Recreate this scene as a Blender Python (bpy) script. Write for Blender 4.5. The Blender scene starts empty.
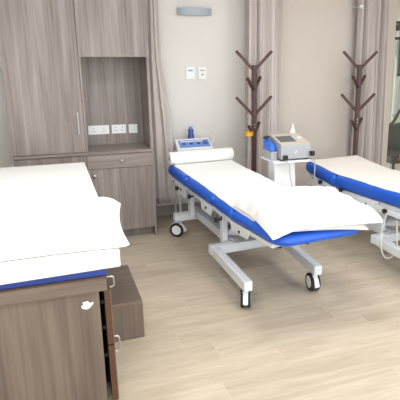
import bpy, bmesh, math, random
from mathutils import Vector, Matrix
random.seed(7)
C = bpy.context.scene.collection
PI = math.pi

# ------------------------------------------------------------------ materials
def lin(c):
    c = c / 255.0
    return c / 12.92 if c <= 0.04045 else ((c + 0.055) / 1.055) ** 2.4
def rgb(r, g, b): return (lin(r), lin(g), lin(b), 1)
def newmat(name):
    m = bpy.data.materials.new(name); m.use_nodes = True
    nt = m.node_tree; b = nt.nodes['Principled BSDF']
    return m, nt, b
def plain(name, col, rough=.5, metal=0, bump=0, bscale=60, var=.04, spec=.5, coat=0):
    m, nt, b = newmat(name)
    tc = nt.nodes.new('ShaderNodeTexCoord'); n = nt.nodes.new('ShaderNodeTexNoise')
    n.inputs['Scale'].default_value = bscale; n.inputs['Detail'].default_value = 3
    nt.links.new(tc.outputs['Object'], n.inputs['Vector'])
    r = nt.nodes.new('ShaderNodeValToRGB')
    r.color_ramp.elements[0].color = tuple(c * (1 - var) for c in col[:3]) + (1,)
    r.color_ramp.elements[1].color = tuple(min(1, c * (1 + var)) for c in col[:3]) + (1,)
    nt.links.new(n.outputs['Fac'], r.inputs['Fac']); nt.links.new(r.outputs['Color'], b.inputs['Base Color'])
    b.inputs['Roughness'].default_value = rough; b.inputs['Metallic'].default_value = metal
    b.inputs['Specular IOR Level'].default_value = spec
    b.inputs['Coat Weight'].default_value = coat
    if bump:
        bp = nt.nodes.new('ShaderNodeBump'); bp.inputs['Strength'].default_value = bump; bp.inputs['Distance'].default_value = .002
        nt.links.new(n.outputs['Fac'], bp.inputs['Height']); nt.links.new(bp.outputs['Normal'], b.inputs['Normal'])
    return m
def wood(name, dark, light, axis='Z', rough=.42, k=1.0):
    m, nt, b = newmat(name)
    tc = nt.nodes.new('ShaderNodeTexCoord')
    def layer(across, along, det, dist):
        mp = nt.nodes.new('ShaderNodeMapping'); s = [across] * 3; s['XYZ'.index(axis)] = along
        mp.inputs['Scale'].default_value = s
        n = nt.nodes.new('ShaderNodeTexNoise'); n.inputs['Scale'].default_value = 1; n.inputs['Detail'].default_value = det
        n.inputs['Distortion'].default_value = dist
        nt.links.new(tc.outputs['Object'], mp.inputs['Vector']); nt.links.new(mp.outputs['Vector'], n.inputs['Vector'])
        return n.outputs['Fac']
    a = layer(14 * k, .9 * k, 4, .6); c = layer(70 * k, 2.0 * k, 3, .1)
    mx = nt.nodes.new('ShaderNodeMix'); mx.data_type = 'FLOAT'; mx.inputs[0].default_value = .38
    nt.links.new(a, mx.inputs[2]); nt.links.new(c, mx.inputs[3])
    r = nt.nodes.new('ShaderNodeValToRGB')
    r.color_ramp.elements[0].position = .32; r.color_ramp.elements[0].color = dark
    r.color_ramp.elements[1].position = .68; r.color_ramp.elements[1].color = light
    nt.links.new(mx.outputs[0], r.inputs['Fac']); nt.links.new(r.outputs['Color'], b.inputs['Base Color'])
    b.inputs['Roughness'].default_value = rough
    bp = nt.nodes.new('ShaderNodeBump'); bp.inputs['Strength'].default_value = .12; bp.inputs['Distance'].default_value = .001
    nt.links.new(c, bp.inputs['Height']); nt.links.new(bp.outputs['Normal'], b.inputs['Normal'])
    return m

M = {}
DK, LT = rgb(112, 101, 95), rgb(162, 152, 146)
M['wood'] = wood('greige_wood', DK, LT, 'Z')
M['wood_x'] = wood('greige_wood_horizontal', DK, LT, 'X')
BD, BL = rgb(88, 76, 67), rgb(130, 115, 103)
M['couch'] = wood('brown_wood', BD, BL, 'Z', k=.8)
M['couch_x'] = wood('brown_wood_across', BD, BL, 'X', k=.8)
M['couch_y'] = wood('brown_wood_along', BD, BL, 'Y', k=.8)
M['edge'] = plain('brown_edge_band', rgb(84, 54, 35), .5)
M['wall'] = plain('wall_paint', rgb(226, 222, 217), .7, bump=.05, bscale=200, var=.01)
M['wall_dim'] = plain('wall_paint_dimmed', rgb(202, 192, 184), .7, bump=.05, bscale=200, var=.01)  # darker wall tone: light falling off towards the right, put into the colour
M['ceil'] = plain('ceiling_paint', rgb(238, 238, 236), .8, var=.01)
M['green'] = plain('pale_green_wall', rgb(206, 207, 186), .7, var=.03, bscale=3)
M['base'] = plain('skirting_grey', rgb(150, 142, 134), .5)
M['curtain'] = plain('curtain_cloth', rgb(202, 193, 188), .85, bump=.2, bscale=250, var=.03)
M['blue'] = plain('blue_vinyl', rgb(28, 92, 204), .38, bump=.15, bscale=120, var=.05)
M['dblue'] = plain('dark_blue_vinyl', rgb(28, 58, 140), .45, bump=.15, bscale=120, var=.05)
M['sheet'] = plain('white_cotton', rgb(246, 246, 244), .9, bump=.15, bscale=180, var=.01)
M['cream'] = plain('cream_cotton', rgb(240, 235, 229), .9, bump=.2, bscale=120, var=.02)
M['white'] = plain('white_powder_coat', rgb(226, 230, 234), .35, var=.02)
M['wplastic'] = plain('white_plastic', rgb(240, 241, 242), .35, var=.01)
M['black'] = plain('black_plastic', rgb(34, 34, 38), .5)
M['rubber'] = plain('black_rubber', rgb(40, 40, 44), .8)
M['steel'] = plain('brushed_steel', rgb(205, 205, 208), .28, metal=1, bscale=90)
M['silver'] = plain('silver_casing', rgb(172, 176, 180), .4, metal=.3)
M['tanp'] = plain('beige_panel', rgb(200, 190, 176), .45)
M['screen'] = plain('dark_screen', rgb(88, 92, 100), .12)
M['bpanel'] = plain('blue_panel', rgb(110, 150, 215), .35, var=.06)
M['bplastic'] = plain('blue_plastic', rgb(40, 110, 225), .3)
M['dbottle'] = plain('blue_bottle_plastic', rgb(62, 92, 165), .3)
M['rack'] = wood('dark_brown_wood', rgb(60, 34, 30), rgb(88, 56, 50), 'Z', rough=.4)
M['yellow'] = plain('yellow_tape', rgb(240, 180, 30), .5)
M['sconce'] = plain('grey_blue_metal', rgb(172, 182, 192), .45)
M['cable'] = plain('cream_cable', rgb(205, 200, 186), .5)
M['gcable'] = plain('grey_cable', rgb(170, 172, 176), .5)
M['skymark'] = plain('sky_blue_print', rgb(70, 175, 235), .5)
M['gmark'] = plain('grey_print', rgb(110, 120, 135), .5)
M['red'] = plain('red_vinyl', rgb(190, 60, 50), .5)
M['skin'] = plain('pink_padding', rgb(205, 165, 150), .6)
M['grout'] = plain('floor_grout', rgb(205, 194, 174), .8)

def glass_mat():
    m = bpy.data.materials.new('green_tinted_glass'); m.use_nodes = True; nt = m.node_tree
    nt.nodes.clear()
    o = nt.nodes.new('ShaderNodeOutputMaterial'); mix = nt.nodes.new('ShaderNodeMixShader')
    t = nt.nodes.new('ShaderNodeBsdfTransparent'); g = nt.nodes.new('ShaderNodeBsdfGlossy')
    t.inputs['Color'].default_value = (.94, .97, .95, 1); g.inputs['Roughness'].default_value = .03
    fr = nt.nodes.new('ShaderNodeFresnel'); fr.inputs['IOR'].default_value = 1.5
    nt.links.new(fr.outputs[0], mix.inputs[0]); nt.links.new(t.outputs[0], mix.inputs[1]); nt.links.new(g.outputs[0], mix.inputs[2])
    nt.links.new(mix.outputs[0], o.inputs[0]); return m
M['glass'] = glass_mat()

def floor_mat():
    m, nt, b = newmat('oak_look_planks')
    tc = nt.nodes.new('ShaderNodeTexCoord'); at = nt.nodes.new('ShaderNodeAttribute'); at.attribute_name = 'plank'
    ad = nt.nodes.new('ShaderNodeVectorMath'); ad.operation = 'MULTIPLY_ADD'
    ad.inputs[1].default_value = (7, 13, 5)
    nt.links.new(at.outputs['Color'], ad.inputs[0]); nt.links.new(tc.outputs['Object'], ad.inputs[2])
    def layer(sx, sy, det, dist):
        mp = nt.nodes.new('ShaderNodeMapping'); mp.inputs['Scale'].default_value = (sx, sy, 1)
        n = nt.nodes.new('ShaderNodeTexNoise'); n.inputs['Scale'].default_value = 1
        n.inputs['Detail'].default_value = det; n.inputs['Distortion'].default_value = dist
        nt.links.new(ad.outputs[0], mp.inputs['Vector']); nt.links.new(mp.outputs['Vector'], n.inputs['Vector'])
        return n.outputs['Fac']
    a = layer(1.3, 9, 5, 1.2); c = layer(6, 60, 4, .6)
    mx = nt.nodes.new('ShaderNodeMix'); mx.data_type = 'FLOAT'; mx.inputs[0].default_value = .35
    nt.links.new(a, mx.inputs[2]); nt.links.new(c, mx.inputs[3])
    r = nt.nodes.new('ShaderNodeValToRGB'); e = r.color_ramp.elements
    e[0].position = .3; e[0].color = rgb(176, 160, 137); e[1].position = .72; e[1].color = rgb(210, 198, 178)
    nt.links.new(mx.outputs[0], r.inputs['Fac'])
    hs = nt.nodes.new('ShaderNodeHueSaturation')
    mr = nt.nodes.new('ShaderNodeMapRange'); mr.inputs['To Min'].default_value = .89; mr.inputs['To Max'].default_value = 1.06
    nt.links.new(at.outputs['Fac'], mr.inputs['Value']); nt.links.new(mr.outputs[0], hs.inputs['Value'])
    nt.links.new(r.outputs['Color'], hs.inputs['Color']); nt.links.new(hs.outputs['Color'], b.inputs['Base Color'])
    b.inputs['Roughness'].default_value = .42
    return m
M['floor'] = floor_mat()

# ------------------------------------------------------------------ helpers
def tag(o, label, cat, group=None):
    o['label'] = label; o['category'] = cat
    if group: o['group'] = group
    return o
def thing(name, label, cat, loc=(0, 0, 0), rz=0, group=None):
    o = bpy.data.objects.new(name, None); C.objects.link(o); o.location = loc; o.rotation_euler = (0, 0, rz)
    o.empty_display_size = .1
    return tag(o, label, cat, group)
def obj(name, bm, mat, parent=None, bevel=0, smooth=False, seg=3, loc=None):
    me = bpy.data.meshes.new(name); bmesh.ops.recalc_face_normals(bm, faces=bm.faces[:])
    bm.to_mesh(me); bm.free()
    o = bpy.data.objects.new(name, me); C.objects.link(o)
    for m in (mat if isinstance(mat, (list, tuple)) else [mat]): me.materials.append(m)
    if parent: o.parent = parent
    if loc: o.location = loc
    if bevel:
        b = o.modifiers.new('bevel', 'BEVEL'); b.width = bevel; b.segments = seg; b.limit_method = 'ANGLE'; b.angle_limit = math.radians(40)
        b.harden_normals = True
    if smooth or bevel:
        for p in me.polygons: p.use_smooth = True
    if smooth and not bevel:
        try: me.set_sharp_from_angle(angle=math.radians(50))
        except Exception: pass
    return o
def struct(name, bm, mat, **k):
    o = obj(name, bm, mat, **k); o['kind'] = 'structure'; return o
def box(x0, x1, y0, y1, z0, z1, bm=None, mi=0):
    bm = bm or bmesh.new()
    v = [bm.verts.new((x, y, z)) for z in (z0, z1) for y in (y0, y1) for x in (x0, x1)]
    for f in ((0, 1, 3, 2), (4, 6, 7, 5), (0, 4, 5, 1), (2, 3, 7, 6), (0, 2, 6, 4), (1, 5, 7, 3)):
        bm.faces.new([v[i] for i in f]).material_index = mi
    return bm
def hexa(pts, bm=None):
    """pts: 4 lower then 4 upper corners, both going round"""
    bm = bm or bmesh.new(); v = [bm.verts.new(p) for p in pts]
    for f in ((3, 2, 1, 0), (4, 5, 6, 7), (0, 1, 5, 4), (1, 2, 6, 5), (2, 3, 7, 6), (3, 0, 4, 7)): bm.faces.new([v[i] for i in f])
    return bm
def beam(p, q, w, h, bm=None):
    """rectangular bar from p to q, w wide (sideways), h deep"""
    p, q = Vector(p), Vector(q); d = (q - p).normalized()
    upv = Vector((0, 0, 1)) if abs(d.z) < .95 else Vector((0, 1, 0))
    s = d.cross(upv).normalized() * w / 2; u = s.cross(d).normalized() * h / 2
    return hexa([p - s - u, p + s - u, p + s + u, p - s + u, q - s - u, q + s - u, q + s + u, q - s + u], bm)
def tube(pts, r, n=10, bm=None, radii=None):
    bm = bm or bmesh.new(); pts = [Vector(p) for p in pts]; rings = []
    prev = None
    for i, p in enumerate(pts):
        d = (pts[min(i + 1, len(pts) - 1)] - pts[max(i - 1, 0)]).normalized()
        if prev is None:
            a = d.orthogonal().normalized()
        else:
            a = (prev - d * prev.dot(d)).normalized()
        prev = a; b = d.cross(a); rr = radii[i] if radii else r
        rings.append([bm.verts.new(p + (a * math.cos(2 * PI * k / n) + b * math.sin(2 * PI * k / n)) * rr) for k in range(n)])
    for A, B in zip(rings, rings[1:]):
        for k in range(n): bm.faces.new((A[k], A[(k + 1) % n], B[(k + 1) % n], B[k]))
    bm.faces.new(rings[0][::-1]); bm.faces.new(rings[-1])
    return bm
def lathe(prof, cx=0, cy=0, z=0, n=24, bm=None, axis='Z'):
    bm = bm or bmesh.new(); rings = []
    for r, h in prof:
        ring = []
        for k in range(n):
            a = 2 * PI * k / n
            v = (r * math.cos(a), r * math.sin(a), h)
            if axis == 'X': v = (h, v[0], v[1])
            if axis == 'Y': v = (v[0], h, v[1])
            ring.append(bm.verts.new((cx + v[0], cy + v[1], z + v[2])))
        rings.append(ring)
    for A, B in zip(rings, rings[1:]):
        for k in range(n): bm.faces.new((A[k], A[(k + 1) % n], B[(k + 1) % n], B[k]))
    bm.faces.new(rings[0][::-1]); bm.faces.new(rings[-1])
    return bm
def smoothpath(pts, n=6):
    P = [Vector(p) for p in pts]; out = []
    for i in range(len(P) - 1):
        a, b, c, d = P[max(i - 1, 0)], P[i], P[i + 1], P[min(i + 2, len(P) - 1)]
        for k in range(n):
            t = k / n
            out.append(.5 * ((2 * b) + (c - a) * t + (2 * a - 5 * b + 4 * c - d) * t * t + (3 * b - a - 3 * c + d) * t ** 3))
    out.append(P[-1]); return out
def copy_tree(o, parent=None):
    c = o.copy(); C.objects.link(c)
    if parent: c.parent = parent
    for ch in [x for x in C.objects if x.parent == o]: copy_tree(ch, c)
    return c

# ------------------------------------------------------------------ the room
XL, XR, YN, YF, YB, ZC = -1.0, 5.6, -1.2, 5.25, 7.4, 2.66
GX, GY = 1.965, 5.05            # the right part of the rear wall stands further forward
def plank_floor():
    bm = bmesh.new(); lay = bm.loops.layers.float_color.new('plank'); rnd = random.Random(3)
    known = {6: 1.10, 7: .773, 8: .60, 9: 1.28, 10: .757, 15: .797}
    off = 2.233 - 12 * .2; g = .0018
    first = int((YN - off) / .2)
    y = off; rows = []
    k = 0
    r0 = 2.233
    for i in range(-18, 27):
        y0 = r0 + i * .2; y1 = y0 + .2
        js = {0: 1.10, 1: .773, 2: .60, 3: 1.28, 4: .757, 9: .797}.get(i, rnd.random())
        x = js - 3
        while x < XR + 1:
            a, b = max(x, XL), min(x + 1.0, XR)
            if b - a > .02:
                v = [bm.verts.new(p) for p in ((a + g, y0 + g, 0), (b - g, y0 + g, 0), (b - g, y1 - g, 0), (a + g, y1 - g, 0))]
                f = bm.faces.new(v); c = (rnd.random(), rnd.random(), rnd.random(), 1)
                for l in f.loops: l[lay] = c
            x += 1.0
    box(XL, XR, r0 - 18 * .2, r0 + 27 * .2, -.06, -.0012, bm, 1)
    return bm
fl = struct('floor', plank_floor(), [M['floor'], M['grout']])

struct('wall_back', box(XL, GX, YF, YF + .15, 0, ZC), M['wall'])
struct('wall_alcove', box(GX, 3.62, GY, GY + .35, 0, ZC), M['wall_dim'])
struct('wall_left', box(XL - .12, XL, YN, YF + .15, 0, ZC), M['wall'])
struct('wall_right', box(XR, XR + .12, YN, YB, 0, ZC), M['wall_dim'])
struct('wall_far', box(3.62, XR, YB, YB + .12, 0, ZC), M['green'])
struct('ceiling', box(XL - .12, XR + .12, YN, YB + .12, ZC, ZC + .1), M['ceil'])
struct('baseboard_back', box(.87, GX, YF - .014, YF, 0, .11), M['base'], bevel=.003)
struct('baseboard_alcove', box(GX, 3.62, GY - .014, GY, 0, .11), M['base'], bevel=.003)
# glazed partition to the exercise room
wb = box(3.62, 3.67, GY, GY + .08, 0, ZC)
box(5.0, 5.05, GY, GY + .08, 0, ZC, wb); box(3.67, XR, GY, GY + .08, 0, .06, wb); box(3.67, XR, GY, GY + .08, ZC - .06, ZC, wb)
w1 = struct('window_1', wb, M['tanp'], bevel=.004)
gb = box(3.66, 5.01, GY + .035, GY + .043, .055, ZC - .055); box(5.04, XR, GY + .035, GY + .043, .055, ZC - .055, gb)
obj('pane', gb, M['glass'], w1)

# ------------------------------------------------------------------ fitted cupboards
CF = 4.65; CX0, CXM, CX1 = -.304, .275, .853; TOPZ = 2.58
def knob(parent, x, y, z):
    b = lathe([(.006, 0), (.006, -.012), (.012, -.016), (.015, -.023), (.011, -.030), (.001, -.032)], x, y, z, 16, axis='Y')
    return obj('knob', b, M['steel'], parent, smooth=True)
def carcass(x0, x1, y0, y1, z0, z1, kick=0):
    t = .018
    b = box(x0, x0 + t, y0, y1, z0, z1); box(x1 - t, x1, y0, y1, z0, z1, b)
    box(x0 + t, x1 - t, y0, y1, z1 - t, z1, b); box(x0 + t, x1 - t, y0, y1, z0 + kick, z0 + kick + t, b)
    box(x0 + t, x1 - t, y1 - .01, y1, z0 + kick + t, z1 - t, b)
    if kick: box(x0 + t, x1 - t, y0 + .06, y0 + .075, z0, z0 + kick, b)
    return b
# tall cupboard
t = thing('tall_cupboard', 'tall greige wood cupboard door with thin upright bar handle, above the worktop', 'cupboard', (CX0, CF, .826))
W = CXM - CX0
obj('body', carcass(0, W, .02, .58, 0, TOPZ - .826), M['wood'], t)
d = obj('door', box(.002, W - .002, 0, .0185, .003, TOPZ - .83), M['wood'], t, bevel=.0015)
hb = tube([(W - .045, -.028, .16), (W - .045, -.028, .345)], .006); tube([(W - .045, -.028, .18), (W - .045, .001, .18)], .005, bm=hb); tube([(W - .045, -.028, .325), (W - .045, .001, .325)], .005, bm=hb)
obj('handle', hb, M['steel'], d, smooth=True)
# cupboard above the niche
W2 = CX1 - CXM
t = thing('wall_cupboard', 'greige wood upper cupboard over an open niche, beside the tall cupboard', 'cupboard', (CXM, CF, .826))
nz = 1.62 - .826
obj('body', carcass(.001, W2, .02, .58, nz, TOPZ - .826), M['wood'], t)
obj('door', box(.003, W2 - .001, 0, .0185, nz, TOPZ - .83), M['wood'], t, bevel=.0015)
b = box(.001, .019, .002, .37, 0, nz - .001); obj('side_panel', b, M['wood'], t)
b = box(W2 - .018, W2, .002, .37, 0, nz - .001); obj('side_panel', b, M['wood'], t)
obj('back_panel', box(.001, W2, .3705, .385, 0, nz - .001), M['wood'], t)
# worktop
tag(obj('worktop', box(0, CX1 - CX0 + .004, 0, .59, 0, .026), M['wood_x'], bevel=.002, loc=(CX0, CF - .012, .7995)),
    'greige wood worktop shelf running under the tall cupboard and the niche', 'worktop')
# base units
t = thing('base_cupboard', 'greige wood base cupboard with one drawer over a door, below the sockets', 'cupboard', (CXM, CF, 0))
obj('body', carcass(.001, W2, .02, .58, 0, .799, kick=.085), M['wood'], t)
d = obj('drawer', box(.003, W2 - .018, 0, .0185, .672, .795), M['wood_x'], t, bevel=.0015); knob(d, .297, 0, .733)
d = obj('door', box(.003, W2 - .018, 0, .0185, .088, .668), M['wood'], t, bevel=.0015); knob(d, .055, 0, .612)
obj('end_stile', box(W2 - .017, W2, 0, .0195, 0, .798), M['wood'], t)
t = thing('base_cupboard', 'greige wood base cupboard mostly hidden behind the white couch, at the left wall', 'cupboard', (CX0, CF, 0))
obj('body', carcass(0, W, .02, .58, 0, .799, kick=.085), M['wood'], t)
d = obj('door', box(.003, W - .003, 0, .0185, .088, .795), M['wood'], t, bevel=.0015); knob(d, .05, 0, .612)

# sockets in the niche
NY = CF + .3705 - .0005
def socket(x0, x1, z0, z1, n, label):
    t = thing('socket_plate', label, 'wall socket', ((x0 + x1) / 2, NY, z0)); w = (x1 - x0) / 2; h = z1 - z0
    obj('plate', box(-w, w, -.009, 0, 0, h), M['wplastic'], t, bevel=.003)
    if n == 0:
        obj('rocker_switch', box(-.012, .012, -.013, -.009, h * .3, h * .7), M['wplastic'], t, bevel=.001)
    for k in range(n):
        cx = -w + (k + .5) * 2 * w / n
        hb = bmesh.new()
        for dx, dz, a, c in ((0, .056, .003, .006), (-.011, .03, .005, .0025), (.011, .03, .005, .0025)):
            box(cx + dx - a, cx + dx + a, -.0096, -.0091, dz - c, dz + c, hb)
        obj('socket_holes', hb, M['gmark'], t)
        obj('rocker_switch', box(cx + .018, cx + .028, -.012, -.009, .056, .072), M['wplastic'], t, bevel=.001)
    return t
socket(.330, .520, .925, 1.008, 2, 'wide white double socket plate in the niche, leftmost of three plates')
socket(.543, .675, .925, 1.008, 2, 'white socket plate in the niche, between the widest plate and the small square one')
socket(.700, .781, .922, 1.006, 0, 'small square white plate in the niche, rightmost of three')

# plates on the pier
def control(x0, x1, label, kind):
    t = thing('wall_switch', label, 'switch', ((x0 + x1) / 2, YF, 1.402)); w = (x1 - x0) / 2
    obj('plate', box(-w, w, -.012, 0, 0, .12), M['wplastic'], t, bevel=.004)
    if kind: obj('display', box(-.025, .025, -.0128, -.0121, .080, .094), M['skymark'], t)
    else:
        b = box(-.022, .022, -.0128, -.0121, .083, .091); obj('display', b, M['gmark'], t)
        b = box(-.012, .012, -.0128, -.0121, .042, .047); box(-.003, .003, -.0129, -.0122, .032, .058, b); obj('dial_mark', b, M['gmark'], t)
control(1.330, 1.419, 'white wall control plate with a blue mark, under the wall lamp', 1)
control(1.457, 1.543, 'white wall control plate with a small grey cross mark, right of its twin', 0)
# sconce
def sconce():
    bm = bmesh.new(); n = 20; w = .176; R = []
    for (zz, k) in ((0, .92), (.064, 1.0)):
        for inn in (0, 1):
            row = []
            for i in range(n + 1):
                a = -1 + 2 * i / n; d = (0.015 + .055 * math.cos(a * PI / 2) ** .7) * (k if not inn else k * .9) if abs(a) < 1 else .015
                row.append(bm.verts.new((a * (w - inn * .004), -d + inn * .002, zz + (.004 if inn and zz == 0 else 0))))
            R.append(row)
    lo, li, to, ti = R
    for i in range(n):
        bm.faces.new((lo[i], lo[i + 1], to[i + 1], to[i])); bm.faces.new((li[i + 1], li[i], ti[i], ti[i + 1]))
        bm.faces.new((to[i], to[i + 1], ti[i + 1], ti[i]))
    bm.faces.new(lo)
    bm.faces.new(li)
    return bm
t = thing('wall_lamp', 'curved grey-blue metal uplighter on the pale wall above two switches', 'lamp', (1.432, YF, 2.015))
obj('shade', sconce(), M['sconce'], t, smooth=True)
obj('wall_bracket', box(-.12, .12, -.012, 0, .006, .045), M['sconce'], t, bevel=.003)

# ------------------------------------------------------------------ curtains
def curtain(name, label, edges, y, folds, amp, seed):
    """edges: list of (z, x left, x right) from top to bottom"""
    rnd = random.Random(seed); ph = [rnd.uniform(-.5, .5) for _ in range(folds * 2 + 2)]
    bm = bmesh.new(); nu = folds * 12; rows = []; nz = 36
    zt, zb = edges[0][0], edges[-1][0]
    for j in range(nz + 1):
        z = zt + (zb - zt) * j / nz
        for (a, b) in zip(edges, edges[1:]):
            if b[0] <= z <= a[0] + 1e-6:
                q = (a[0] - z) / (a[0] - b[0]); xl = a[1] + (b[1] - a[1]) * q; xr = a[2] + (b[2] - a[2]) * q
        row = []
        for i in range(nu + 1):
            u = i / nu; k = u * folds
            ki = int(min(k, folds - 1e-6) * 2)
            w = math.sin(2 * PI * k + ph[ki % len(ph)] * .5 * math.sin(PI * (k * 2 % 1)))
            s = u + .25 / folds * math.sin(2 * PI * k * .5 + seed + z * .6)* math.sin(PI*u)
            a = amp * (.75 + .35 * math.sin(seed * 2 + k * 1.7 + z * .8))
            row.append(bm.verts.new((xl + (xr - xl) * s, y + w * a + .012 * math.sin(z * 2 + k), z)))
        rows.append(row)
    for A, B in zip(rows, rows[1:]):
        for i in range(nu): bm.faces.new((A[i], A[i + 1], B[i + 1], B[i]))
    t = thing(name, label, 'curtain', (0, 0, 0))
    x0 = (edges[0][1] + edges[0][2]) / 2
    for v in bm.verts: v.co.x -= x0; v.co.y -= y
    t.location = (x0, y, 0)
    o = obj('cloth', bm, M['curtain'], t, smooth=True)
    s = o.modifiers.new('s', 'SOLIDIFY'); s.thickness = .003
    w = (edges[0][2] - edges[0][1]) / 2 + .05
    obj('curtain_rail', box(-w, w, -.012, .012, zt - .005, ZC), M['wplastic'], t)
    return t
ZR = 2.6
curtain('curtain', 'bunched taupe curtain hanging between the cupboards and the wall lamp',
        [(ZR, .925, 1.03), (2.12, .935, 1.045), (1.6, .925, 1.045), (1.2, .92, 1.095), (.9, .92, 1.125), (.19, .93, 1.135)], 5.05, 3, .020, 3)
curtain('curtain', 'bunched taupe curtain hanging behind the left coat stand',
        [(ZR, 1.90, 2.25), (2.1, 1.90, 2.255), (1.2, 1.895, 2.25), (.19, 1.88, 2.25)], 4.96, 5, .04, 5)
curtain('curtain', 'wide bunched taupe curtain behind the right coat stand, beside the glass',
        [(ZR, 3.07, 3.47), (2.1, 3.10, 3.48), (1.2, 3.12, 3.51), (.19, 3.12, 3.53)], 4.945, 7, .060, 8)
t = thing('curtain_tieback', 'small white bracket at the top left of the right curtain', 'bracket', (3.115, 4.90, 2.105))
obj('hook', lathe([(.012, 0), (.02, .012), (.012, .03), (.001, .034)], 0, 0, 0, 12), M['wplastic'], t, smooth=True)
obj('stem', tube([(0, .0, .016), (0, .15, .016)], .006), M['wplastic'], t)

# ------------------------------------------------------------------ treatment beds
PROFILES = {1: [(0, .662), (.5, .640), (1.1, .622), (1.45, .607), (2.2, .600)], 2: [(0, .652), (.5, .606), (1.3, .630), (2.2, .642)]}
THICK = {1: [(0, .100), (1.45, .092), (1.75, .072), (2.3, .066)], 2: [(0, .108), (.5, .116), (2.3, .116)]}
WHICH = 1
def interp(K, s):
    for a, b in zip(K, K[1:]):
        if s <= b[0]: return a[1] + (b[1] - a[1]) * (s - a[0]) / (b[0] - a[0])
    return K[-1][1]
def tm(s): return interp(THICK[WHICH], s)
def ztop(s):
    K = PROFILES[WHICH]
    for a, b in zip(K, K[1:]):
        if s <= b[0]: return a[1] + (b[1] - a[1]) * (s - a[0]) / (b[0] - a[0])
    return K[-1][1]
BW, BLN = .65, 2.12
def cushion(s0, s1, r0, r1):
    """padded block with bulging rounded sides; corners of the plan rounded by r0 (head) and r1 (foot)"""
    bm = bmesh.new(); rings = []; NC = 7
    def plan(ins, s0_, s1_):
        pts = []
        for cx, cs, r, a0 in ((BW, s1_, r1, 0), (0, s1_, r1, PI / 2), (0, s0_, r0, PI), (BW, s0_, r0, 1.5 * PI)):
            r = max(r, .02); sx = -1 if cx > 0 else 1; ss = -1 if cs == s1_ else 1
            ox, os_ = cx + sx * r, cs + ss * r; rr = max(r - ins, .001); ex = (r - ins - rr)
            for k in range(NC):
                a = a0 + PI / 2 * k / (NC - 1)
                pts.append((ox + rr * math.cos(a) - sx * ex * 1.0, os_ + rr * math.sin(a) - ss * ex * 1.0))
            nseg = 10
        # subdivide long sides so they follow the profile and bow a little
        out = []
        n = len(pts)
        for k in range(n):
            p, q = pts[k], pts[(k + 1) % n]; out.append(p)
            if (k + 1) % NC == 0:
                for m_ in range(1, 10): out.append((p[0] + (q[0] - p[0]) * m_ / 10, p[1] + (q[1] - p[1]) * m_ / 10))
        return out
    R = .042
    lev = []
    for k in range(8): a = PI / 2 * k / 7; lev.append((R * (1 - math.sin(a)) , 1, R * (1 - math.cos(a))))
    prof = [(ins, 'b', dz) for ins, _, dz in [(R * (1 - math.sin(PI / 2 * k / 6)), 0, R * (1 - math.cos(PI / 2 * k / 6))) for k in range(7)]]
    prof += [(ins, 't', dz) for ins, _, dz in [(R * (1 - math.cos(PI / 2 * k / 6)), 0, R * (1 - math.sin(PI / 2 * k / 6))) for k in range(7)]]
    for ins, w, dz in prof:
        row = []
        for x, q in plan(ins, s0, s1):
            kk = min(1, tm(q) / (2 * R))
            z = ztop(q) - (tm(q) - dz * kk if w == 'b' else dz * kk)
            row.append(bm.verts.new((x, -q, z)))
        rings.append(row)
    n = len(rings[0])
    for A, B in zip(rings, rings[1:]):
        for k in range(n): bm.faces.new((A[k], A[(k + 1) % n], B[(k + 1) % n], B[k]))
    bm.faces.new(rings[0]); bm.faces.new(rings[-1])
    return bm
def castor(parent, x, y, ang):
    """swivel castor: white forked housing, black wheel with a white hub"""
    R = .066; h = bmesh.new(); off = .026
    lathe([(.016, .15), (.016, .125), (.024, .12), (.024, .112)], 0, 0, 0, 16, bm=h)
    def slab(pts, w):
        A = [h.verts.new((a, -w, b)) for a, b in pts]; B = [h.verts.new((a, w, b)) for a, b in pts]
        h.faces.new(A); h.faces.new(B)
        for k in range(len(A)): h.faces.new((A[k], A[(k + 1) % len(A)], B[(k + 1) % len(A)], B[k]))
    # central housing between the two treads, running over the top, down the front
    pts = [(-off + .073 * math.cos(math.radians(a)), .066 + .071 * math.sin(math.radians(a))) for a in range(-20, 161, 15)]
    slab(pts + [(-off - .02, .061), (-off, .03)], .0105)
    slab([(-off + .045, .07), (-off + .078, .05), (-off + .088, .058), (-off + .06, .105), (-off + .02, .125), (-off + .0, .122)], .016)
    mt = Matrix.Translation((x, y, 0)) @ Matrix.Rotation(ang, 4, 'Z')
    bmesh.ops.transform(h, matrix=mt, verts=h.verts[:])
    o = obj('castor', h, M['wplastic'], parent, smooth=True)
    for sd in (-1, 1):
        w = lathe([(.043, sd * .033), (.061, sd * .034), (R, sd * .029), (R, sd * .015), (.061, sd * .0115), (.02, sd * .0115)], -off, 0, R, 28, axis='Y')
        hb = lathe([(.004, sd * .037), (.020, sd * .0365), (.0445, sd * .0345), (.0445, sd * .03), (.004, sd * .03)], -off, 0, R, 24, axis='Y')
        for b in (w, hb): bmesh.ops.transform(b, matrix=mt, verts=b.verts[:])
        obj('wheel', w, M['rubber'], o, smooth=True); obj('hub', hb, M['wplastic'], o, smooth=True)
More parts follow.
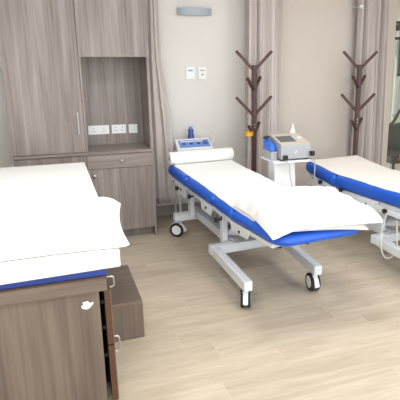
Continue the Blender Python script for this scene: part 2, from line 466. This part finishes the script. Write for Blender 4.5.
def make_bed(label, cuts):
    t = thing('treatment_bed', label, 'treatment bed', (0, 0, 0))
    for k, (a, b) in enumerate(zip(cuts, cuts[1:])):
        obj('cushion', cushion(a + .001, b - .001, .06 if k == 0 else .03, .12 if k == len(cuts) - 2 else .03), M['blue'], t, smooth=True)
    # lying frame: white rim boards under each cushion
    f = bmesh.new()
    for (a, b) in ((.06, .49), (.51, 1.09), (1.11, 1.44), (1.46, 2.0)):
        for x in (.035, BW - .035):
            beam((x, -a, ztop(a) - tm(a) - .016), (x, -b, ztop(b) - tm(b) - .016), .022, .030, f)
        for s in (a + .015, b - .015): beam((.046, -s, ztop(s) - tm(s) - .016), (BW - .046, -s, ztop(s) - tm(s) - .016), .022, .026, f)
    obj('lying_frame', f, M['white'], t, bevel=.003)
    # hinge plates at the side
    for s0, s1, dz in ((.08, .24, .05), (.22, .50, .10), (.82, 1.08, .085), (1.40, 1.72, .075)):
        for x in (.02, BW - .02):
            g = hexa([(x - .006, -s0 - .02, ztop(s0) - tm(s0) - dz), (x + .006, -s0 - .02, ztop(s0) - tm(s0) - dz), (x + .006, -s1 + .05, ztop(s1) - tm(s1) - dz), (x - .006, -s1 + .05, ztop(s1) - tm(s1) - dz),
                      (x - .006, -s0, ztop(s0) - tm(s0) - .002), (x + .006, -s0, ztop(s0) - tm(s0) - .002), (x + .006, -s1, ztop(s1) - tm(s1) - .002), (x - .006, -s1, ztop(s1) - tm(s1) - .002)])
            p = obj('hinge_plate', g, M['white'], t, bevel=.004)
            xs = x - .008 if x < .3 else x + .008
            bb = lathe([(.010, -.006), (.010, .006)], xs, -(s0 + s1) / 2, ztop(s0) - tm(s0) - dz * .55, 12, axis='X')
            obj('bolt', bb, M['black'], p, smooth=True)
    # base: rear cross beam, long centre beams, front cross beam and two feet
    obj('rear_cross_beam', box(.0, BW, -.20, -.13, .155, .225), M['white'], t, bevel=.006)
    obj('base_beam', beam((.215, -.14, .225), (.200, -1.10, .200), .06, .075), M['white'], t, bevel=.006)
    obj('base_beam', beam((BW - .215, -.14, .225), (BW - .200, -1.10, .200), .06, .075), M['white'], t, bevel=.006)
    obj('front_cross_beam', box(-.03, BW - .02, -1.155, -1.085, .165, .235), M['white'], t, bevel=.006)
    obj('foot_beam', beam((.005, -1.13, .198), (-.030, -1.79, .175), .06, .07), M['white'], t, bevel=.006)
    obj('foot_beam', beam((BW - .06, -1.13, .198), (BW - .125, -1.77, .175), .06, .07), M['white'], t, bevel=.006)
    # lifting posts and scissor arms
    for x in (.13, BW - .13):
        obj('lifting_post', beam((x, -.28, .22), (x, -.28, ztop(.28) - tm(.28) - .03), .045, .055), M['white'], t, bevel=.004)
        obj('lifting_post', beam((x, -1.02, .21), (x, -1.02, ztop(1.02) - tm(1.02) - .03), .045, .06), M['white'], t, bevel=.004)
        obj('lifting_arm', beam((x + (.05 if x < .3 else -.05), -.90, .25), (x + (.05 if x < .3 else -.05), -1.65, .47), .035, .045), M['white'], t, bevel=.004)
    ac = tube([(BW / 2, -.45, .27), (BW / 2, -1.25, .46)], .028, 16); tube([(BW / 2, -1.25, .46), (BW / 2, -1.5, .51)], .015, 12, ac)
    box(BW / 2 - .05, BW / 2 + .05, -.5, -.36, .235, .33, ac)
    obj('actuator', ac, M['gcable'], t, smooth=True)
    for s, z in ((.30, .50), (.62, .50), (1.20, .46)):
        b = lathe([(.008, 0), (.008, -.03), (.019, -.032), (.019, -.052), (.005, -.056)], .036, -s, z, 14, axis='X')
        tube([(.036, -s, z), (.036, -s, ztop(s) - tm(s) - .025)], .006, 8, b)
        obj('clamp_knob', b, M['black'], t, smooth=True)
    castor(t, .055, -.165, math.radians(-40)); castor(t, BW - .055, -.165, math.radians(-100))
    castor(t, -.03, -1.745, math.radians(-116)); castor(t, BW - .125, -1.725, math.radians(-100))
    return t
def sheet(name, label, mat, x0, x1, s0, s1, lift, origin, rz, jag, drape=None, seed=1):
    rnd = random.Random(seed); bm = bmesh.new(); nu, nv = 26, 80; rows = []
    for j in range(nv + 1):
        s = s0 + (s1 - s0) * j / nv; row = []
        for i in range(nu + 1):
            u = i / nu; xl = x0 + jag(s); x = xl + (x1 - xl) * u
            z = ztop(s) + lift + .0015 * math.sin(x * 23 + s * 9) + .001 * math.sin(s * 31 - x * 11)
            e = min(x, BW - x)                                   # follow the rounded edge
            if e < .042: z -= .042 - math.sqrt(max(0, .042 ** 2 - (.042 - max(e, 0)) ** 2))
            row.append(bm.verts.new((x, -s, z)))
        rows.append(row)
    for A, B in zip(rows, rows[1:]):
        for i in range(nu): bm.faces.new((A[i], A[i + 1], B[i + 1], B[i]))
    o = obj(name, bm, mat, smooth=True); so = o.modifiers.new('s', 'SOLIDIFY'); so.thickness = .004; so.offset = 1
    o.location = origin; o.rotation_euler = (0, 0, rz)
    return o
def pillow_mesh(corners, h, n=34, seed=1, crease=.008, zf=None, edge=.012):
    """corners: near-left, near-right, far-right, far-left in (x, y); zf gives the height it lies on"""
    from mathutils import noise
    bm = bmesh.new(); P = [Vector((a, b, 0)) for a, b in corners]; top = []; bot = []
    for j in range(n + 1):
        rt_, rb_ = [], []
        for i in range(n + 1):
            u, v = i / n, j / n
            # edges of a stuffed pillow bow inwards between its pointed corners
            bu = .035 * math.sin(PI * u); bv = .035 * math.sin(PI * v)
            uu = u + (.5 - u) * 2 * bv * abs(2 * u - 1) * .9; vv = v + (.5 - v) * 2 * bu * abs(2 * v - 1) * .9
            p = P[0] * (1 - uu) * (1 - vv) + P[1] * uu * (1 - vv) + P[2] * uu * vv + P[3] * (1 - uu) * vv
            k = max(0, (1 - (2 * u - 1) ** 4) * (1 - (2 * v - 1) ** 4)) ** .45
            nz_ = noise.noise(Vector((p.x * 9 + seed, p.y * 9, seed))) * crease + noise.noise(Vector((p.x * 24, p.y * 20 + seed, 0))) * crease * .5
            base = zf(p.x, p.y) if zf else 0
            edgek = 1 - k
            rt_.append(bm.verts.new((p.x, p.y, base + edge + (h - edge) * k + nz_ * min(1, k * 2))))
            rb_.append(bm.verts.new((p.x, p.y, base + edge * edgek)))
        top.append(rt_); bot.append(rb_)
    for j in range(n):
        for i in range(n):
            bm.faces.new((top[j][i], top[j][i + 1], top[j + 1][i + 1], top[j + 1][i]))
            bm.faces.new((bot[j][i], bot[j + 1][i], bot[j + 1][i + 1], bot[j][i + 1]))
    for k in range(n):
        bm.faces.new((top[0][k], bot[0][k], bot[0][k + 1], top[0][k + 1])); bm.faces.new((top[n][k], top[n][k + 1], bot[n][k + 1], bot[n][k]))
        bm.faces.new((top[k][0], top[k + 1][0], bot[k + 1][0], bot[k][0])); bm.faces.new((top[k][n], bot[k][n], bot[k + 1][n], top[k + 1][n]))
    return bm

O1, R1 = (.98, 4.70, 0), math.radians(5.2)
O2, R2 = (2.275, 4.45, 0), math.radians(5.2)
bed1 = make_bed('white framed treatment bed with blue cushions under white sheet and pillow, mid room', (0, .5, 1.1, 1.45, BLN))
bed1.location = O1; bed1.rotation_euler = (0, 0, R1)
WHICH = 2
bed2 = make_bed('white framed treatment bed with blue cushions under a cream sheet, at the right', (0, .5, BLN))
bed2.location = O2; bed2.rotation_euler = (0, 0, R2)
sb = bmesh.new()
for x in (.03, BW - .03):
    beam((x, -.10, ztop(.1) - tm(.1) - .045), (x, -.49, ztop(.49) - tm(.49) - .045), .02, .03, sb); beam((x, -.53, ztop(.53) - tm(.53) - .055), (x, -2.0, ztop(2.0) - tm(2.0) - .055), .02, .05, sb)
obj('side_board', sb, M['white'], bed2, bevel=.004)
WHICH = 1
s1 = sheet('bed_sheet', 'white paper sheet pulled from the roll down the middle blue bed', M['sheet'], .035, BW, .04, 1.75, .0025, O1, R1,
           lambda s: .010 * math.sin(s * 3))
tag(s1, 'white paper sheet pulled from the roll down the middle blue bed', 'sheet')
WHICH = 2
s2 = sheet('bed_sheet', '', M['cream'], .03, BW, .02, 2.05, .0025, O2, R2, lambda s: .008 * math.sin(s * 4))
tag(s2, 'cream cotton sheet spread over the blue bed at the right', 'sheet')
WHICH = 1
# paper roll on the head of bed 1
rl = thing('paper_roll', 'thick white paper roll lying across the head of the middle bed', 'roll', (.98, 4.70, 0), R1)
zr = ztop(.06) + .009
b = lathe([(.018, .005), (.054, .005), (.057, .009), (.057, .626), (.054, .63), (.018, .63)], 0, -.075, zr + .057, 28, axis='X')
obj('paper', b, M['sheet'], rl, smooth=True)
b = lathe([(.0175, .003), (.0175, .632)], 0, -.075, zr + .057, 16, axis='X'); obj('core', b, M['tanp'], rl, smooth=True)
# pillow at the foot
zf1 = lambda x, y: ztop(min(2.2, max(0, -y))) + .008
fc = obj('folded_sheet', pillow_mesh([(.09, -2.09), (.60, -2.20), (.66, -1.62), (.08, -1.90)], .034, zf=lambda x, y: zf1(x, y) - max(0, -y - 2.10) * .35, seed=4, crease=.004, edge=.02), M['sheet'], smooth=True)
fc.location = O1; fc.rotation_euler = (0, 0, R1); tag(fc, 'white folded sheet lying under the pillow on the middle bed', 'sheet')
pl = obj('pillow', pillow_mesh([(-.035, -2.12), (.675, -2.25), (.74, -1.60), (.028, -1.40)], .125, zf=lambda x, y: zf1(x, y) + .002 + .034 * min(1, max(0, x / .12)) - max(0, .02 - x) * .2, seed=9, crease=.026, edge=.005), M['sheet'], smooth=True)
pl.location = O1; pl.rotation_euler = (0, 0, R1); tag(pl, 'big flat white pillow on the foot end of the middle bed', 'pillow')

# hand control cable of bed 2, hanging in a loop
c = tube(smoothpath([(2.46, 3.22, .47), (2.42, 3.14, .36), (2.40, 3.10, .24), (2.38, 3.10, .15), (2.33, 3.12, .125), (2.30, 3.14, .17), (2.30, 3.16, .24), (2.33, 3.2, .34), (2.40, 3.24, .46)], 6), .006, 8)
obj('control_cable', c, M['cable'], None, smooth=True)
cc = bpy.data.objects['control_cable']; tag(cc, 'cream cable hanging in a loop under the right bed', 'cable')

# ------------------------------------------------------------------ wooden couch at the left
X0, X1, Y0, Y1 = -.56, .175, 2.25, 4.15
t = thing('wooden_couch', 'brown wooden couch cabinet with blue mattress and white covers, nearest the viewer', 'couch', (0, Y0, 0))
L = Y1 - Y0
obj('end_panel', box(X0, .138, .018, .036, .01, .600), M['couch'], t, bevel=.001)
obj('top_rail', box(X0, X1, 0, .03, .600, .672), M['couch_x'], t, bevel=.002)
obj('side_rail', box(X1 - .025, X1, .031, L, .600, .672), M['couch_y'], t, bevel=.002)
obj('base_board', box(X0, .14, .06, L, .01, .60), M['couch'], t)
obj('far_panel', box(X0, X1, L + .0005, L + .018, .01, .672), M['couch'], t)
obj('mattress', box(X0 + .004, X1 + .004, -.002, L, .6725, .711), M['dblue'], t, bevel=.010)
obj('trim_strip', box(X0, X1 + .001, -.003, -.0002, .664, .671), M['edge'], t)
for z0, z1, hz in ((.325, .597, .5), (.02, .318, .25)):
    dr = obj('drawer', box(.160, .186, .004, L * .5, z0, z1), [M['edge']], t, bevel=.001)
    obj('drawer_face', box(.1862, .190, .006, L * .5 - .002, z0 + .001, z1 - .001), M['couch_y'], dr)
    dr2 = obj('drawer', box(.160, .186, L * .5 + .006, L - .01, z0, z1), M['edge'], t, bevel=.001)
    obj('drawer_face', box(.1862, .190, L * .5 + .008, L - .012, z0 + .001, z1 - .001), M['couch_y'], dr2)
    rn = box(.143, .158, .05, L * .95, z0 + .06, z0 + .075); box(.143, .158, .05, L * .95, z1 - .08, z1 - .065, rn)
    obj('drawer_runner', rn, M['black'], t)
def bar_handle(parent, x, y, za, zb):
    b = tube(smoothpath([(x - .02, y, za), (x + .008, y, za + .004), (x + .012, y, (za + zb) / 2), (x + .008, y, zb - .004), (x - .02, y, zb)], 5), .0045, 8)
    obj('handle', b, M['steel'], parent, smooth=True)
drs = [o for o in C.objects if o.name.startswith('drawer') and o.parent == t and 'face' not in o.name and 'runner' not in o.name]
bar_handle(drs[0], .208, .16, .545, .60); bar_handle(drs[2], .208, .10, .23, .31)
st = thing('torn_sticker', 'small torn white sticker on the wooden end panel of the near couch', 'sticker', (.082, Y0 + .0172, .535))
bm = bmesh.new(); pr = [(-.022, -.012), (-.004, -.02), (.012, -.014), (.026, .002), (.03, .012), (.012, .01), (.006, .02), (-.018, .018), (-.016, .004), (-.026, 0)]
A = [bm.verts.new((a, 0, b)) for a, b in pr]; B = [bm.verts.new((a, -.0012, b)) for a, b in pr]; bm.faces.new(A); bm.faces.new(B)
for k in range(len(A)): bm.faces.new((A[k], A[(k + 1) % len(A)], B[(k + 1) % len(A)], B[k]))
obj('paper_scrap', bm, M['sheet'], st)
# white covered pad on the couch
cp = obj('covered_pad', hexa([(X0 + .01, Y0 - .055, .7115), (.240, Y0 - .015, .7115), (.240, 4.38, .7115), (X0 + .01, 4.38, .7115),
                              (X0 + .01, Y0 - .055, .794), (.240, Y0 - .015, .794), (.240, 4.38, .794), (X0 + .01, 4.38, .794)]), M['sheet'], bevel=.008, seg=4)
tag(cp, 'thick white covered pad lying along the wooden couch', 'mattress pad')
pw = obj('pillow', pillow_mesh([(-.50, 2.222), (.290, 2.245), (.345, 2.98), (-.44, 3.15)], .10, zf=lambda x, y: .7945, seed=21, crease=.012, edge=.006), M['sheet'], smooth=True)
tag(pw, 'big white pillow on the near end of the wooden couch', 'pillow')
# step stool
t = thing('step_stool', 'low brown wooden step box standing on the floor beside the wooden couch', 'step', (.318, 3.13, 0))
w, l, h = .096, .295, .236
obj('tread', box(-w, w, -l, l, h - .018, h), M['couch_x'], t, bevel=.0015)
obj('front_panel', box(-w, w, -l, -l + .018, 0, h - .0185), M['couch'], t, bevel=.001)
obj('back_panel', box(-w, w, l - .018, l, 0, h - .0185), M['couch'], t, bevel=.001)
for s in (-1, 1): obj('side_panel', box(min(s * w, s * (w - .018)), max(s * w, s * (w - .018)), -l + .0185, l - .0185, 0, h - .0185), M['couch_y'], t)

# ------------------------------------------------------------------ coat stands
def coat_stand(label, x, y, rz=0):
    t = thing('coat_stand', label, 'coat stand', (x, y, 0), rz)
    r = .022
    obj('pole', hexa([(-r, -r, .06), (r, -r, .06), (r, r, .06), (-r, r, .06), (-r, -r, 1.545), (r, -r, 1.545), (r, r, 1.545), (-r, r, 1.545)]), M['rack'], t, bevel=.008)
    for z, ang, ln in ((1.505, 0, .170), (1.315, 48, .165), (1.075, 2, .175), (.88, 50, .15)):
        a = math.radians(ang)
        for s in (-1, 1):
            d = Vector((math.cos(a) * s, math.sin(a) * s, 1.0 if ang < 45 else .7))
            p = Vector((math.cos(a) * s * .012, math.sin(a) * s * .012, z))
            obj('arm', beam(p, p + Vector((d.x * ln, d.y * ln, d.z * ln)), .028, .026), M['rack'], t, bevel=.007)
    for k in range(4):
        a = PI / 4 + k * PI / 2
        obj('foot', beam((math.cos(a) * .01, math.sin(a) * .01, .085), (math.cos(a) * .20, math.sin(a) * .20, .014), .032, .027), M['rack'], t, bevel=.005)
    obj('screws', lathe([(.005, -.0235), (.004, -.0195)], 0, 0, .955, 8, axis='Y', bm=lathe([(.005, -.0235), (.004, -.0195)], 0, 0, .985, 8, axis='Y')), M['steel'], t)
    return t
cs1 = coat_stand('dark brown wooden coat stand with yellow tape on a low arm, near the wall lamp', 1.876, 4.76)
cs2 = coat_stand('dark brown wooden coat stand behind the right bed, in front of the wide curtain', 3.033, 4.74, math.radians(-11))
b = bmesh.new()
prof = [(.030, -.02), (.042, -.02), (.042, .02), (.030, .02)]
n = 28; rings = [[b.verts.new((r * math.cos(2 * PI * k / n), r * math.sin(2 * PI * k / n), h)) for k in range(n)] for r, h in prof]
for i in range(4):
    A, B = rings[i], rings[(i + 1) % 4]
    for k in range(n): b.faces.new((A[k], A[(k + 1) % n], B[(k + 1) % n], B[k]))
tp = obj('tape_roll', b, M['yellow'], smooth=True, loc=(1.794, 4.69, .905)); tag(tp, 'yellow tape roll hanging on the left coat stand', 'tape')

# ------------------------------------------------------------------ therapy unit on its white stand
t = thing('equipment_stand', 'white column stand on castors carrying a silver unit between the two blue beds', 'stand', (1.94, 4.12, .0))
obj('column', hexa([(-.14, -.07, .09), (.075, -.07, .09), (.075, .06, .09), (-.14, .06, .09), (-.155, -.07, .735), (.045, -.07, .735), (.045, .06, .735), (-.155, .06, .735)]), M['wplastic'], t, bevel=.008)
obj('tray', box(-.18, .175, -.125, .18, .7355, .7555), M['wplastic'], t, bevel=.006)
ft = beam((-.15, -.18, .075), (-.15, .2, .075), .04, .03); beam((.10, -.18, .075), (.10, .2, .075), .04, .03, ft); beam((-.15, 0, .075), (.10, 0, .075), .05, .03, ft)
obj('base', ft, M['wplastic'], t, bevel=.004)
for x in (-.15, .12):
    for y in (-.2, .21):
        w = lathe([(.022, -.012), (.028, -.009), (.028, .009), (.022, .012)], x, y, .028, 20, axis='X'); cw = obj('castor_wheel', w, M['rubber'], t, smooth=True)
        obj('fork', box(x - .016, x + .016, y - .014, y + .014, .045, .062), M['wplastic'], cw, bevel=.003)
u = thing('therapy_unit', 'silver therapy unit with sloping beige panel and dark screen, on the white stand', 'medical device', (1.965, 4.0, .756))
w0, w1, dp, hf, hb_ = -.14, .145, .26, .135, .175
obj('casing', hexa([(w0, 0, .012), (w1, 0, .012), (w1, dp, .012), (w0, dp, .012), (w0, 0, hf), (w1, 0, hf), (w1, dp, hb_ + .02), (w0, dp, hb_ + .02)]), M['silver'], u, bevel=.006)
sl = (hb_ + .02 - hf) / dp
def onpanel(x0, x1, y0, y1, h): return hexa([(x0, y0, hf + sl * y0 + .0005), (x1, y0, hf + sl * y0 + .0005), (x1, y1, hf + sl * y1 + .0005), (x0, y1, hf + sl * y1 + .0005),
                                       (x0, y0, hf + sl * y0 + h), (x1, y0, hf + sl * y0 + h), (x1, y1, hf + sl * y1 + h), (x0, y1, hf + sl * y1 + h)])
pn = obj('control_panel', onpanel(w0 + .003, w1 - .003, .004, dp - .01, .006), M['tanp'], u, bevel=.002)
obj('screen', onpanel(w0 + .025, w0 + .175, .06, .19, .0085), M['screen'], pn, bevel=.001)
obj('button', onpanel(w1 - .065, w1 - .03, .12, .16, .009), M['wplastic'], pn, bevel=.001)
obj('foot_pads', box(w0 + .01, w0 + .04, .02, dp - .02, 0, .012, box(w1 - .04, w1 - .01, .02, dp - .02, 0, .012)), M['black'], u)
bm = box(-.004, .004, -.0015, -.0002, .06, .085); box(.006, .010, -.0015, -.0002, .075, .085, bm); obj('mark', bm, M['wplastic'], u)
for x, z in ((w0 + .035, .012), (w1 + .005, .035)):
    cn = obj('connector', box(x - .018, x + .018, -.035, -.002, z, z + .04), M['black'], u, bevel=.005)
cb = tube(smoothpath([(w0 + .035, -.03, .015), (w0 + .045, -.075, -.03), (w0 + .05, -.085, -.12), (w0 + .07, -.09, -.22), (w0 + .075, -.08, -.40), (w0 + .06, -.06, -.56)], 6), .004, 8); obj('cable', cb, M['gcable'], u, smooth=True)
cb = tube(smoothpath([(w1 + .005, -.03, .035), (w1 - .0, -.085, -.05), (w1 - .02, -.095, -.2), (w1 - .06, -.09, -.35), (w1 - .10, -.08, -.5), (w1 - .08, -.08, -.6)], 6), .004, 8); obj('cable', cb, M['gcable'], u, smooth=True)
# blue holder hooked on the left of the unit
g = thing('blue_holder', 'bright blue pouch beside the silver unit on the stand', 'pouch', (1.792, 4.17, .756))
obj('holder_tray', box(-.028, .030, -.10, .10, 0, .075), M['silver'], g, bevel=.005)
obj('pouch', hexa([(-.030, -.09, .0755), (.030, -.09, .0755), (.030, .09, .0755), (-.030, .09, .0755), (-.024, -.07, .125), (.026, -.06, .135), (.024, .08, .165), (-.026, .08, .165)]), M['bplastic'], g, bevel=.012)
obj('strap', beam((-.02, .05, .172), (.022, .10, .18), .05, .012), M['black'], g, bevel=.003)
# white bottle
bt = thing('gel_bottle', 'white squeeze bottle with nozzle standing behind the silver unit', 'bottle', (2.065, 4.225, .7385 + hf + sl * .225 + .0075))
bt.location.z = .756; bt.location.y = 4.278
obj('bottle_body', lathe([(.02, 0), (.026, .005), (.026, .205), (.022, .225), (.012, .235)], 0, 0, 0, 20), M['wplastic'], bt, smooth=True)
obj('nozzle', lathe([(.012, .236), (.010, .25), (.004, .275), (.002, .285)], 0, 0, 0, 14), M['wplastic'], bt, smooth=True)

# ------------------------------------------------------------------ unit at the head of the middle bed
t = thing('trolley', 'white trolley standing behind the head of the middle bed', 'trolley', (1.335, 5.04, 0))
obj('top_shelf', box(-.20, .20, -.13, .13, .70, .718), M['wplastic'], t, bevel=.004)
for x in (-.185, .185):
    for y in (-.115, .115): obj('leg', tube([(x, y, 0), (x, y, .70)], .011, 12), M['white'], t, smooth=True)
obj('lower_shelf', box(-.17, .17, -.10, .10, .25, .265), M['wplastic'], t, bevel=.003)
u = thing('ultrasound_unit', 'white unit with sloping blue control panel behind the paper roll', 'medical device', (1.325, 4.93, .7185))
obj('casing', hexa([(-.185, 0, 0), (.185, 0, 0), (.185, .17, 0), (-.185, .17, 0), (-.185, .0, .035), (.185, .0, .035), (.172, .15, .112), (-.172, .15, .112)]), M['wplastic'], u, bevel=.008)
n_ = Vector((0, -.077, .15)).normalized()
def face(x0, x1, a, b, h0, h1):
    def P_(x, k, h): return Vector((x, .15 * k, .035 + .077 * k)) + n_ * h
    return hexa([P_(x0, a, h0), P_(x1, a, h0), P_(x1, b, h0), P_(x0, b, h0), P_(x0, a, h1), P_(x1, a, h1), P_(x1, b, h1), P_(x0, b, h1)])
pn = obj('control_panel', face(-.15, .16, .10, .80, .0003, .004), M['bpanel'], u, bevel=.001)
for k in range(3): obj('button', face(-.12 + k * .075, -.085 + k * .075, .35, .5, .0042, .008), M['dblue'], pn, bevel=.001)
obj('white_stripe', face(-.13, .10, .62, .70, .0042, .0055), M['wplastic'], pn)
obj('dial', face(.095, .14, .30, .62, .0042, .012), M['dbottle'], pn, bevel=.003)
hd = tube(smoothpath([(.19, .10, .06), (.215, .10, .08), (.215, .10, .12), (.20, .10, .13)], 4), .005, 8); obj('probe_hook', hd, M['wplastic'], u, smooth=True)
bt = thing('blue_bottle', 'small blue gel bottle standing on the unit behind the paper roll', 'bottle', (1.285, 5.135, .7185))
bt.location = (1.275, 5.05, .7185 + .0)
# it stands behind the casing top on a small riser of its own base
bt.location = (1.335, 5.135, .7185)
obj('bottle_body', lathe([(.024, 0), (.034, .006), (.034, .12), (.026, .16), (.030, .185), (.022, .20)], 0, 0, 0, 20), M['dbottle'], bt, smooth=True)
obj('cap', lathe([(.020, .2005), (.022, .205), (.018, .222), (.004, .226)], 0, 0, 0, 16), M['bpanel'], bt, smooth=True)

# ------------------------------------------------------------------ exercise room behind the glass
t = thing('exercise_machine', 'black and white exercise machine seen behind the glass partition', 'exercise machine', (4.275, 5.85, 0))
fr = tube([(.03, 0, .03), (.03, 0, 2.1)], .022, 12); tube([(-.4, .05, .03), (.5, .05, .03)], .03, 12, fr); tube([(.45, 0, .03), (.45, 0, 1.9)], .022, 12, fr)
obj('frame', fr, M['white'], t, smooth=True)
obj('cross_bar', tube([(-.17, -.06, 1.84), (.45, -.06, 1.875)], .018, 12), M['black'], t, smooth=True)
obj('head_pad', lathe([(.01, -.06), (.06, -.055), (.095, 0), (.06, .055), (.01, .06)], -.05, -.02, 2.0, 20), M['black'], t, smooth=True)
b = lathe([(.02, -.02), (.105, -.018), (.115, 0), (.105, .018), (.02, .02)], -.10, 0, 1.72, 24, axis='Y')
for v in b.verts: v.co.z = 1.72 + (v.co.z - 1.72) * 1.5
obj('guard', b, M['wplastic'], t, smooth=True)
obj('push_bar', tube([(.015, -.07, 1.86), (.02, -.07, 1.38)], .02, 12), M['black'], t, smooth=True)
obj('lever', tube(smoothpath([(.12, -.08, .98), (.05, -.08, .90), (-.02, -.08, .79), (-.12, -.08, .72)], 6), .02, 12), M['rubber'], t, smooth=True)
obj('bracket', box(-.13, .25, -.05, -.03, .875, .90), M['wplastic'], t, bevel=.003)
gd = tube([(-.03, 0, .9), (-.03, 0, 1.7)], .008, 8); tube([(.10, 0, .9), (.10, 0, 1.7)], .008, 8, gd); obj('guide_rods', gd, M['gcable'], t, smooth=True)
t = thing('padded_seat', 'black padded exercise seat with red edge behind the glass, beyond the right bed', 'seat', (4.16, 5.55, .0))
def rounded(x0, x1, y0, y1, z0, z1): return box(x0, x1, y0, y1, z0, z1)
obj('backrest', hexa([(-.26, .05, .42), (.3, .05, .42), (.3, .17, .42), (-.26, .17, .42), (-.20, .10, .76), (.3, .10, .80), (.3, .20, .80), (-.20, .20, .76)]), M['black'], t, bevel=.05, seg=5)
obj('seat_pad', box(-.26, .30, -.30, .08, .34, .44), M['black'], t, bevel=.03)
obj('edge_piping', tube(smoothpath([(-.20, -.31, .40), (.0, -.315, .46), (.3, -.31, .49)], 5), .018, 10), M['red'], t, smooth=True)
obj('knee_roll', lathe([(.02, -.22), (.06, -.21), (.065, 0), (.06, .21), (.02, .22)], .05, -.36, .42, 20, axis='X'), M['skin'], t, smooth=True)
for x in (-.2, .22):
    for y in (-.25, .1): obj('leg', tube([(x, y, 0), (x, y, .345)], .018, 12), M['black'], t, smooth=True)

# ------------------------------------------------------------------ lamps in the ceiling
def emis(name, col, s):
    m = bpy.data.materials.new(name); m.use_nodes = True; nt = m.node_tree; nt.nodes.clear()
    o = nt.nodes.new('ShaderNodeOutputMaterial'); e = nt.nodes.new('ShaderNodeEmission')
    e.inputs['Color'].default_value = col; e.inputs['Strength'].default_value = s; nt.links.new(e.outputs[0], o.inputs[0]); return m
M['lamp'] = emis('led_diffuser', (1, 1, 1, 1), 9)
SP = [(-.1, 2.9, 'above the wooden couch'), (1.5, 2.9, 'above the middle bed'), (3.0, 2.7, 'above the right bed'),
      (-.1, .9, 'behind the viewer on the left'), (1.5, .9, 'behind the viewer in the middle'), (3.1, .9, 'behind the viewer on the right'), (4.5, 6.4, 'in the exercise room')]
for x, y, wh in SP:
    t = thing('ceiling_light', 'square white LED ceiling panel ' + wh, 'ceiling light', (x, y, ZC))
    f = box(-.3, .3, -.3, -.285, -.02, 0); box(-.3, .3, .285, .3, -.02, 0, f); box(-.3, -.285, -.285, .285, -.02, 0, f); box(.285, .3, -.285, .285, -.02, 0, f)
    obj('frame', f, M['wplastic'], t)
    obj('diffuser', box(-.284, .284, -.284, .284, -.012, -.004), M['lamp'], t)

# ------------------------------------------------------------------ world, camera, view
wd = bpy.data.worlds.new('world'); bpy.context.scene.world = wd; wd.use_nodes = True
wd.node_tree.nodes['Background'].inputs['Color'].default_value = (.93, .97, 1, 1)
wd.node_tree.nodes['Background'].inputs['Strength'].default_value = 1.6
cam = bpy.data.cameras.new('camera'); co = bpy.data.objects.new('camera', cam); C.objects.link(co)
fpx, cx, cy, hor = 520., 250., 200., 57.
pitch = math.atan((cy - hor) / fpx); yaw = math.atan(fpx / math.cos(pitch) / (1650 - cx))
co.location = (0, 0, 1.62); co.rotation_euler = (PI / 2 - pitch, 0, -yaw)
cam.sensor_width = 36; cam.lens = 36 * fpx / 400; cam.shift_x = -(cx - 200) / 400; cam.clip_start = .05
bpy.context.scene.camera = co
vs = bpy.context.scene.view_settings
vs.view_transform = 'Standard'; vs.look = 'None'; vs.gamma = 1; vs.exposure = 0.95; vs.use_curve_mapping = False
